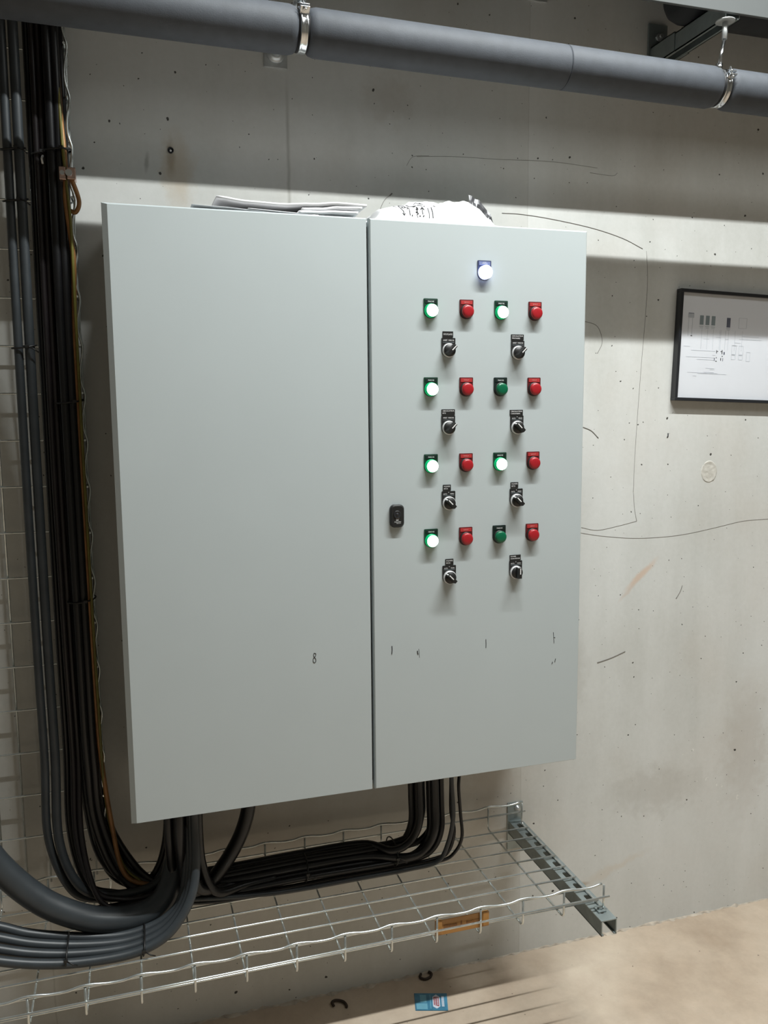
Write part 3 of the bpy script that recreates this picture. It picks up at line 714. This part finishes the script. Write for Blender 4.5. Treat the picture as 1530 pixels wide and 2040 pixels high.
q(122, 123.5, 149, 158, 3); q(124, 128, 151.5, 153, 3); q(136, 140, 151.5, 153, 3); q(140, 142, 148, 159, 3); q(146, 150, 153, 160, 1)
q(116, 118, 170, 178, 1); q(122, 124, 168, 171, 3); q(121, 125, 178, 180, 3); q(137, 139, 170, 177, 3); q(144, 145.5, 170, 178, 1); q(141, 144, 164, 166, 3)
for v, u0, u1 in ((152, 40, 118), (163, 110, 120), (170, 25, 116), (176, 60, 116), (199, 90, 120), (202, 104, 120), (212, 32, 130), (214, 65, 160), (210, 85, 118), (221, 50, 62), (120, 78, 96), (114, 118, 132), (118, 148, 160), (108, 205, 260), (116, 195, 270), (126, 180, 200), (134, 175, 190)): q(u0, u1, v, v+.7, 2)
for u0, v0, w_, h_ in ((172, 134, 14, 24), (196, 134, 14, 24), (172, 160, 13, 12), (196, 160, 13, 12), (222, 150, 12, 25), (190, 58, 26, 28)):
    q(u0, u0+w_, v0, v0+.7, 2); q(u0, u0+w_, v0+h_, v0+h_+.7, 2); q(u0, u0+.7, v0, v0+h_, 2); q(u0+w_, u0+w_+.7, v0, v0+h_, 2)
for u in (70, 89, 108, 158, 130, 133, 148, 180, 204): q(u, u+.6, 94, 148, 2)
fobj('printed_diagram', bm, [M['greyprint'], M['darkprint'], M['faint'], M['ink']])
bm = bmesh.new(); box(bm, .007, FW-.007, -.0165, -.0150, -FH+.007, -.007); fobj('glass_pane', bm, M['glass'])

# ------------------------------------------------------------ horizontal wire tray and its bracket
TZ, TB, TF, TX = .4087, -.0317, -.4407, .4936
tray = empty('wire_cable_tray', (0, -.24, TZ), 'horizontal galvanised wire mesh cable tray under the cabinet', 'cable tray')
WR = .0024
n_tr = 18; XL = TX-.1*n_tr-.05
for k in range(n_tr+1):
    x = TX-.1*k; bm = bmesh.new(); z0 = TZ-.005; rb = .010
    pts = [(x, TB, TZ+.054), (x, TB, z0+rb)]+[(x, TB-rb+rb*math.cos(a), z0+rb-rb*math.sin(a)) for a in (PI/6, PI/3)]+[(x, TB-rb, z0), (x, TF+rb, z0)]
    pts += [(x, TF+rb-rb*math.sin(a), z0+rb-rb*math.cos(a)) for a in (PI/6, PI/3)]+[(x, TF, z0+rb), (x, TF, TZ+.054)]
    tube(bm, pts, WR, n=8); obj('cross_wire', bm, M['wire'], tray)
for k in range(8):
    y = -.0633-.05*k; bm = bmesh.new(); cyl(bm, (XL, y, TZ), (TX+.003, y, TZ), WR, n=8); obj('long_wire', bm, M['wire'], tray)
for y in (TB+.0045, TF-.0045):
    bm = bmesh.new(); cyl(bm, (XL, y, TZ+.027), (TX+.012, y, TZ+.027), WR, n=8); obj('side_wire', bm, M['wire'], tray)
    pts = []
    for k in range(n_tr, -1, -1):
        x = TX-.1*k
        for dx, dz in ((0, .0024), (.022, .0017), (.045, -.0017), (.075, -.0022)):
            pts.append((x+dx-.006, y+.0045*(1 if y < -.2 else -1), TZ+.0555+dz))
            if k == 0 and dx == 0: break
    bm = bmesh.new(); tube(bm, pts, WR*1.15, sub=3, n=8); obj('edge_wire', bm, M['wire'], tray)
# bracket
BX, BW, BH, BE = .4867, .0385, .036, -.4763
br = empty('tray_bracket', (BX, 0, TZ), 'galvanised slotted bracket carrying the right end of the wire tray', 'bracket')
zt = TZ-.0052-WR
def slot_plate(x0, x1, y0, y1, ys, sw, sl):
    """flat plate with rounded slots across it, made from a filled 2D curve"""
    c = bpy.data.curves.new('p', 'CURVE'); c.dimensions = '2D'; c.fill_mode = 'BOTH'; c.extrude = .00115
    def spl(pts):
        s = c.splines.new('POLY'); s.points.add(len(pts)-1); s.use_cyclic_u = True
        for p_, q_ in zip(s.points, pts): p_.co = (q_[0], q_[1], 0, 1)
    spl([(x0, y0), (x1, y0), (x1, y1), (x0, y1)])
    for (cx, cy) in ys: spl(rounded(cx, cy, sw, sl, min(sw, sl)*.499, 5))
    t = bpy.data.objects.new('tmp', c); C.objects.link(t); dg = bpy.context.evaluated_depsgraph_get()
    me = bpy.data.meshes.new_from_object(t.evaluated_get(dg)); bpy.data.objects.remove(t); return me
me = slot_plate(BX-BW/2, BX+BW/2, BE, -.004, [(BX-.001, -.0383-.05*i) for i in range(9)]+[(BX+.004, -.462)][:0], .012, .026)
me.transform(Matrix.Translation((0, 0, zt-.00115))); link('slotted_top', me, M['zincd'], br)
bm = bmesh.new(); t = .0023
box(bm, BX-BW/2, BX-BW/2+t, BE, -.004, zt-BH, zt-.0023); box(bm, BX+BW/2-t, BX+BW/2, BE, -.004, zt-BH, zt-.0023)
box(bm, BX-BW/2, BX-BW/2+.0065, BE, -.004, zt-BH, zt-BH+t); box(bm, BX+BW/2-.0065, BX+BW/2, BE, -.004, zt-BH, zt-BH+t)
obj('side_flange', bm, M['zincd'], br)
bm = bmesh.new(); box(bm, BX-.0225, BX+.0235, -.0045, .0003, .318, .452, .001); obj('wall_plate', bm, M['zincd'], br)
bm = bmesh.new(); lathe(bm, (BX+.006, -.0045, .436), (0, -1, 0), [(0, .0085), (.002, .0085), (.003, .006), (.009, .0055), (.009, 0)], 20); obj('anchor_bolt', bm, M['zinc'], br)
bm = bmesh.new(); cyl(bm, (BX, -.4383, zt+.008), (BX, -.4383, zt-.026), .0035, n=12); cyl(bm, (BX, -.4383, zt-.018), (BX, -.4383, zt-.012), .008, n=6); cyl(bm, (BX, -.4383, zt+.004), (BX, -.4383, zt+.0085), .0062, n=6); box(bm, BX-.010, BX+.010, -.449, -.428, zt+.0004, zt+.0040, .0008)
obj('clamp_bolt', bm, M['zincd'], br)
# amber label clip
tg = empty('amber_tray_label', (.152, TF+.004, TZ+.025), 'amber plastic label clipped behind the front edge wires of the tray', 'label')
bm = bmesh.new(); box(bm, .091, .214, TF+.0032, TF+.0052, TZ+.010, TZ+.044, .0006); obj('label_body', bm, M['amber'], tg)
bm = bmesh.new()
for x in (.091, .199): box(bm, x, x+.015, TF+.0005, TF+.0085, TZ+.012, TZ+.044, .002)
obj('end_clip', bm, M['amber'], tg)
bm = bmesh.new(); rr = random.Random(5)
for i in range(9): box(bm, .110+i*.0035, .1125+i*.0035, TF+.0027, TF+.0033, TZ+.022+rr.random()*.002, TZ+.031+rr.random()*.002)
box(bm, .1485, .1515, TF+.0027, TF+.0033, TZ+.022, TZ+.034)
for i in range(10): box(bm, .162+i*.0033, .1645+i*.0033, TF+.0027, TF+.0033, TZ+.024+rr.random()*.002, TZ+.030+rr.random()*.002)
obj('faded_print', bm, M['amberd'], tg)

# ------------------------------------------------------------ vertical wire tray at the left
vt = empty('wire_cable_tray', (-.77, -.03, .5), 'vertical galvanised wire mesh cable tray on the wall at the left edge', 'cable tray')
for k in range(-9, 15):
    z = 1.8673-.1*k
    if z < .50: continue
    bm = bmesh.new(); pts = [(-.974, -.082, z), (-.974, -.034, z), (-.966, -.026, z), (-.581, -.026, z), (-.573, -.034, z), (-.573, -.082, z)]
    tube(bm, pts, WR, n=8); obj('cross_wire', bm, M['wire'], vt)
for i in range(8):
    bm = bmesh.new(); x = -.60-.05*i; cyl(bm, (x, -.0215, .45), (x, -.0215, 2.82), WR, n=8); obj('long_wire', bm, M['wire'], vt)
for x in (-.571, -.976):
    for y, ph, amp in ((-.082, 0, .0033), (-.056, .5, .0012)):
        pts = []; z = 2.8673
        while z > .45:
            for dz, dx in ((0, 1), (.02, .7), (.045, -.8), (.075, -1)): pts.append((x+dx*amp, y, z-dz))
            z -= .1
        bm = bmesh.new(); tube(bm, pts, WR*.95, sub=3, n=8); obj('edge_wire', bm, M['wire'], vt)

# ------------------------------------------------------------ cables
GV = 'cables coming down the left vertical tray'
def cable(pts, r, mt, label, group=None, sub=8, n=12, name='cable'):
    bm = bmesh.new(); tube(bm, pts, r, sub, n); o = obj(name, bm, mt); return setp(o, label, 'cable', group)
def vcable(x, y, r, mt, xb, zb, yb, xe, label, drift=0, xend=None, yend=None):
    """down the vertical tray, round over the horizontal tray and up into the cabinet"""
    pts = [(x+.004, y, 2.80), (x+.003, y, 2.35), (x, y, 1.9), (x-.002, y, 1.45), (x-.002+drift*.4, y, 1.05), (x+drift*.7, y-.005, .78), (x+drift, y*.5+yb*.5, .60), (xb, yb, zb+.035), (xb+.055, yb, zb), (xe-.085, yb, zb-.002), (xe-.035, yb, zb+.03), (xe-.008, yb+.01, zb+.10), (xe, yb+.02, .66), (xe, yb+.02, .715)]
    cable(pts, r, mt, label, GV)
vcable(-.6905, -.088, .0088, M['cableg'], -.650, .455, -.135, -.424, 'dark grey cable, leftmost of the two shiny grey ones in the vertical tray')
vcable(-.6685, -.090, .0098, M['cableg'], -.632, .470, -.150, -.408, 'thicker dark grey cable, right of the two shiny grey ones in the vertical tray')
vcable(-.6480, -.055, .0075, M['cable'], -.618, .452, -.115, -.436, 'black cable half hidden just right of the two grey cables')
vcable(-.6370, -.068, .0062, M['cablep'], -.600, .462, -.165, -.396, 'brownish black cable left of the gap in the vertical tray', .004)
vcable(-.6255, -.066, .0060, M['cablep'], -.590, .447, -.180, -.386, 'brownish black cable next left of the dark bundle', .004)
def vrun(x, y, r, xb, zb, yb, X, Y, label, mt=None):
    """down the vertical tray, along the horizontal tray to the right and up into the right half of the cabinet"""
    pts = [(x+.004, y, 2.80), (x+.003, y, 2.35), (x, y, 1.9), (x, y, 1.45), (x+.002, y, 1.0), (x+.004, y, .75), (x+.012, y-.01, .62), (xb, y*.4+yb*.6, zb+.055), (xb+.055, yb, zb+.010), (xb+.14, yb, zb), (-.30, yb, zb-.002), (-.14, yb, zb+.002), (.02, yb, zb+.001), (X-.075, Y, zb-.002), (X-.028, Y, zb+.014), (X-.004, Y, zb+.06), (X, Y+.01, zb+.13), (X, Y+.02, .715)]
    cable(pts, r, mt or M['cable'], label, GV)
vrun(-.6130, -.060, .0085, -.575, .446, -.105, .150, -.120, 'black cable at the left side of the dark bundle, leftmost to enter the right half')
vrun(-.6080, -.084, .0090, -.560, .452, -.128, .163, -.132, 'black cable in the dark bundle, second entering the right half of the cabinet')
vrun(-.5980, -.058, .0085, -.545, .466, -.132, .176, -.124, 'black cable in the dark bundle, third entering the right half of the cabinet')
vrun(-.5935, -.082, .0090, -.535, .436, -.148, .188, -.150, 'black cable in the dark bundle, fourth entering the right half of the cabinet')
vrun(-.5840, -.064, .0075, -.520, .462, -.138, .201, -.140, 'black cable at the right side of the dark bundle, entering right of the fourth')
vrun(-.5860, -.040, .0075, -.515, .436, -.166, .214, -.160, 'black cable behind the dark bundle, lying frontmost along the horizontal tray')
vrun(-.6220, -.042, .0090, -.585, .470, -.118, .156, -.165, 'black cable behind the brownish cables, lying topmost on the horizontal bundle')
vrun(-.6030, -.040, .0100, -.555, .452, -.146, .192, -.175, 'black cable deep in the dark bundle, lying over the front of the horizontal bundle')
# thick black cables rising into the left half of the cabinet
GL = 'thick black cables rising into the left half of the cabinet'
for i, (x, y, r, lab) in enumerate(((-.437, -.20, .011, 'leftmost thick black cable rising into the cabinet under the left door'), (-.416, -.225, .011, 'thick black cable, second from the left under the left door'),
                                  (-.395, -.215, .011, 'thick black cable, third from the left under the left door'), (-.374, -.19, .010, 'thick black cable, rightmost of the four under the left door'))):
    cable([(-.20, -.10-.018*i, .443), (-.27, -.105-.018*i, .441), (-.33, -.12-.02*i, .446), (x+.018, y*.6-.07, .475), (x+.004, y*.8-.03, .53), (x, y, .60), (x, y, .66), (x, y+.01, .715)], r, M['cable'], lab, GL)
# flexible hoses
cable([(-1.20, -.22, .95), (-1.0, -.225, .86), (-.90, -.225, .78), (-.823, -.225, .695), (-.773, -.225, .612), (-.720, -.225, .545), (-.664, -.225, .497), (-.587, -.22, .456), (-.505, -.21, .445), (-.452, -.20, .472), (-.425, -.17, .53), (-.416, -.15, .60), (-.414, -.145, .66), (-.414, -.145, .715)], .0265, M['cableg'], 'thick dark hose sweeping in from the left edge and up under the cabinet', name='flexible_hose')
cable([(-.62, -.175, .445), (-.52, -.172, .441), (-.43, -.168, .441), (-.372, -.160, .445), (-.325, -.15, .486), (-.286, -.145, .541), (-.262, -.14, .598), (-.252, -.135, .66), (-.250, -.135, .715)], .0165, M['cable'], 'thick black hose curving up alone under the middle of the left door', name='flexible_hose')
# four grey cables over the tray
GG = 'four grey cables sweeping over the front of the tray'
ord4 = ('frontmost', 'second from the front', 'third from the front', 'rearmost')
for i in range(4):
    k = i/3; L3 = lambda a, c: tuple(p+(q_-p)*k for p, q_ in zip(a, c))
    pts = [L3((-1.15, -.30, .66), (-1.15, -.235, .68)), L3((-.95, -.30, .535), (-.95, -.235, .565)), L3((-.85, -.30, .490), (-.86, -.235, .525)), L3((-.771, -.30, .456), (-.777, -.235, .488)), L3((-.699, -.30, .434), (-.722, -.235, .462)), L3((-.624, -.30, .421), (-.636, -.235, .437)),
           L3((-.537, -.30, .418), (-.557, -.238, .424)), L3((-.477, -.298, .430), (-.496, -.238, .428)), L3((-.435, -.29, .456), (-.448, -.236, .446)), L3((-.400, -.272, .503), (-.418, -.230, .480)), L3((-.386, -.25, .56), (-.404, -.222, .545)), L3((-.384, -.23, .64), (-.402, -.21, .64)), L3((-.384, -.225, .715), (-.402, -.205, .715))]
    cable(pts, .0098, M['cableg'], ord4[i]+' of the four grey cables curving over the tray front', GG)
# thin loose cables at the right
GT = 'thin black cables at the right of the cable bundle'
cable([(.243, -.13, .715), (.244, -.14, .627), (.240, -.15, .54), (.244, -.16, .486), (.230, -.160, .440), (.200, -.158, .424), (.10, -.156, .418), (-.05, -.156, .418), (-.2, -.158, .418), (-.36, -.165, .430), (-.46, -.17, .45)], .0048, M['cable'], 'thin black cable hanging just right of the thick bundle', GT)
cable([(.262, -.14, .715), (.262, -.15, .64), (.257, -.158, .60), (.259, -.165, .537), (.260, -.172, .475), (.240, -.168, .434), (.205, -.168, .421), (.10, -.169, .417), (-.05, -.169, .417), (-.2, -.171, .417), (-.36, -.175, .425), (-.46, -.18, .45)], .0042, M['cable'], 'thin black cable, outermost at the right, bulging out', GT)
cable([(.230, -.17, .715), (.230, -.18, .62), (.232, -.185, .54), (.220, -.18, .47), (.193, -.178, .427), (.12, -.176, .419), (0, -.176, .418), (-.2, -.178, .420), (-.38, -.18, .44), (-.46, -.18, .46)], .0055, M['cableg'], 'thin dark grey cable between the bundle and the loose thin cables', GT)
# earth wires beside the vertical tray
cable([(-.592, -.05, 2.8), (-.590, -.06, 2.4), (-.587, -.075, 2.15), (-.583, -.085, 2.06), (-.582, -.088, 2.01), (-.585, -.088, 1.96), (-.580, -.088, 1.90), (-.576, -.086, 1.84), (-.580, -.082, 1.74), (-.583, -.08, 1.6), (-.583, -.08, 1.3), (-.581, -.08, 1.0), (-.577, -.08, .8), (-.560, -.10, .62), (-.535, -.13, .50), (-.47, -.15, .47)], .0052, M['earth'], 'brown earth cable running down beside the wavy tray edge')
cable([(-.590, -.075, 2.8), (-.590, -.08, 2.35), (-.586, -.09, 2.1), (-.583, -.093, 2.02), (-.579, -.093, 1.95), (-.577, -.093, 1.9), (-.5775, -.092, 1.7), (-.577, -.09, 1.3), (-.574, -.09, .9), (-.568, -.092, .65), (-.54, -.115, .52), (-.50, -.14, .48)], .0030, M['greenyel'], 'thin green and yellow earth wire along the tray edge')
cable([(-.574, -.098, 2.005), (-.566, -.099, 1.985), (-.559, -.099, 1.960), (-.560, -.098, 1.945), (-.567, -.093, 1.935), (-.576, -.088, 1.938)], .0045, M['earth'], 'short brown earth lead looping back from the copper connector')
cn = empty('earth_connector', (-.578, -.095, 2.008), 'small tinned copper screw connector on the earth cable near the cabinet corner', 'connector')
bm = bmesh.new(); box(bm, -.594, -.581, -.106, -.078, 1.995, 2.021, .0015); box(bm, -.579, -.562, -.108, -.080, 1.996, 2.020, .0015); obj('connector_block', bm, M['copper'], cn)
bm = bmesh.new(); cyl(bm, (-.575, -.108, 2.008), (-.575, -.113, 2.008), .0068, n=16); cyl(bm, (-.588, -.106, 2.008), (-.588, -.110, 2.008), .0045, n=16); obj('connector_screw', bm, M['chrome'], cn)
# cable ties
GZ = 'black cable ties'
def tie(cx, cy, cz, rx, ry, horiz, label, tail=True):
    bm = bmesh.new(); N_ = 20; pts = []
    for k in range(N_+1):
        a = 2*PI*k/N_+.3
        pts.append((cx+rx*math.cos(a), cy+ry*math.sin(a), cz+.004*math.sin(a+1)) if horiz else (cx+.003*math.sin(a), cy+ry*math.cos(a), cz+rx*math.sin(a)))
    tube(bm, pts, .0018, n=6)
    hx = (cx+rx*.3, cy-ry-.001, cz) if horiz else (cx, cy-ry, cz+rx*.2)
    box(bm, hx[0]-.004, hx[0]+.004, hx[1]-.003, hx[1]+.002, hx[2]-.003, hx[2]+.003, .0005)
    if tail: tube(bm, [hx, (hx[0]+.014, hx[1]-.008, hx[2]-.006), (hx[0]+.022, hx[1]-.004, hx[2]-.012)], .0014, n=6)
    o = obj('cable_tie', bm, M['tie']); return setp(o, label, 'cable tie', GZ)
tie(-.6795, -.089, 2.052, .0235, .0125, True, 'black cable tie round the two grey cables, level with the tie hole')
tie(-.6810, -.089, 1.662, .0235, .0125, True, 'black cable tie round the two grey cables, level with the top selector switches')
tie(-.6800, -.089, 1.953, .0235, .0125, True, 'black cable tie round the two grey cables, just under the cabinet top level')
tie(-.6310, -.067, 2.055, .0150, .0105, True, 'black cable tie round the brownish cables, level with the tie hole', False)
tie(-.5970, -.070, 2.06, .0290, .0270, True, 'black cable tie round the dark bundle, highest one', False)
tie(-.5970, -.070, 1.55, .0290, .0270, True, 'black cable tie round the dark bundle, level with the second lamp row', False)
tie(-.5970, -.070, 1.12, .0290, .0270, True, 'black cable tie round the dark bundle, below the lock level', False)
tie(.090, -.137, .4500, .028, .048, False, 'black cable tie round the horizontal bundle, right one above the tray')
tie(-.130, -.137, .4500, .028, .048, False, 'black cable tie round the horizontal bundle, left one above the tray')
tie(-.500, -.268, .4240, .020, .046, False, 'black cable tie round the four grey cables, right one')
tie(-.650, -.268, .4350, .022, .046, False, 'black cable tie round the four grey cables, left one')
bm = bmesh.new(); tube(bm, [(-.625, -.076, 2.047), (-.627, -.079, 2.040), (-.6255, -.079, 2.030)], .0022, n=6); o = obj('cable_tie', bm, M['white']); setp(o, 'short white tie tail sticking out of the brownish cables', 'cable tie')

# ------------------------------------------------------------ litter on the floor
cardo = empty('blue_leaflet', (.20, -.11, 0), 'small blue printed leaflet with a white badge on the floor by the wall', 'leaflet')
cA = [Vector(p) for p in ((.1525, -.1273, 0), (.2319, -.1526, 0), (.2509, -.0933, 0), (.1692, -.0672, 0))]
def cpt(u, v, h):  # u along the long side, v across
    a = cA[0].lerp(cA[1], u); c_ = cA[3].lerp(cA[2], u); p = a.lerp(c_, v); return Vector((p.x, p.y, .0008+h))
def cquad(bm, poly, h0, h1, mi=0):
    A = [bm.verts.new(cpt(u, v, h0)) for u, v in poly]; B = [bm.verts.new(cpt(u, v, h1)) for u, v in poly]; n_ = len(poly)
    for f in [bm.faces.new(A[::-1]), bm.faces.new(B)]+[bm.faces.new((A[i], A[(i+1) % n_], B[(i+1) % n_], B[i])) for i in range(n_)]: f.material_index = mi
bm = bmesh.new(); cquad(bm, [(0, 0), (1, 0), (1, 1), (0, 1)], -.0004, .0008); obj('leaflet_sheet', bm, M['card'], cardo)
bm = bmesh.new()
cquad(bm, [(.04, .06), (.38, .06), (.38, .40), (.04, .40)], .0008, .0010, 0); cquad(bm, [(.17, .45), (.36, .45), (.36, .9), (.17, .9)], .0008, .0010, 0)
cquad(bm, [(.47, .1), (.49, .1), (.49, .92), (.47, .92)], .0008, .0010, 0); obj('leaflet_print', bm, M['cardl'], cardo)
bm = bmesh.new(); cquad(bm, [(.66, .1), (.77, .22), (.77, .78), (.66, .92), (.55, .78), (.55, .22)], .0008, .0011); obj('badge', bm, M['cardw'], cardo)
bm = bmesh.new(); cquad(bm, [(.58, .30), (.74, .22), (.74, .76), (.58, .78)], .0011, .0013); obj('badge_field', bm, M['cardr'], cardo)
bm = bmesh.new(); rr = random.Random(2)
for i in range(6): v0 = .30+i*.075; cquad(bm, [(.60, v0), (.655, v0), (.655, v0+.03), (.60, v0+.03)], .0013, .0014); cquad(bm, [(.675, v0), (.72, v0), (.72, v0+.04), (.675, v0+.04)], .0013, .0014)
for i in range(10): v0 = .22+i*.062; cquad(bm, [(.82, v0), (.90, v0), (.90, v0+.042), (.82, v0+.042)], .0008, .0010)
obj('leaflet_lettering', bm, M['cardw'], cardo)
GH = 'bent dark offcuts on the floor by the wall'
def hook(pts, label):
    bm = bmesh.new(); tube(bm, pts, .0035, 5, 8); o = obj('cable_offcut', bm, M['rustc']); setp(o, label, 'offcut', GH)
hook([(.210, -.006, .005), (.204, -.018, .004), (.214, -.028, .004), (.230, -.024, .004), (.238, -.012, .004), (.232, -.005, .006)], 'small dark bent offcut on the floor, nearer the leaflet')
hook([(-.044, -.052, .004), (-.046, -.040, .006), (-.034, -.036, .006), (-.018, -.044, .005), (-.012, -.058, .004), (-.014, -.066, .004)], 'small dark curved offcut on the floor, left of the leaflet')
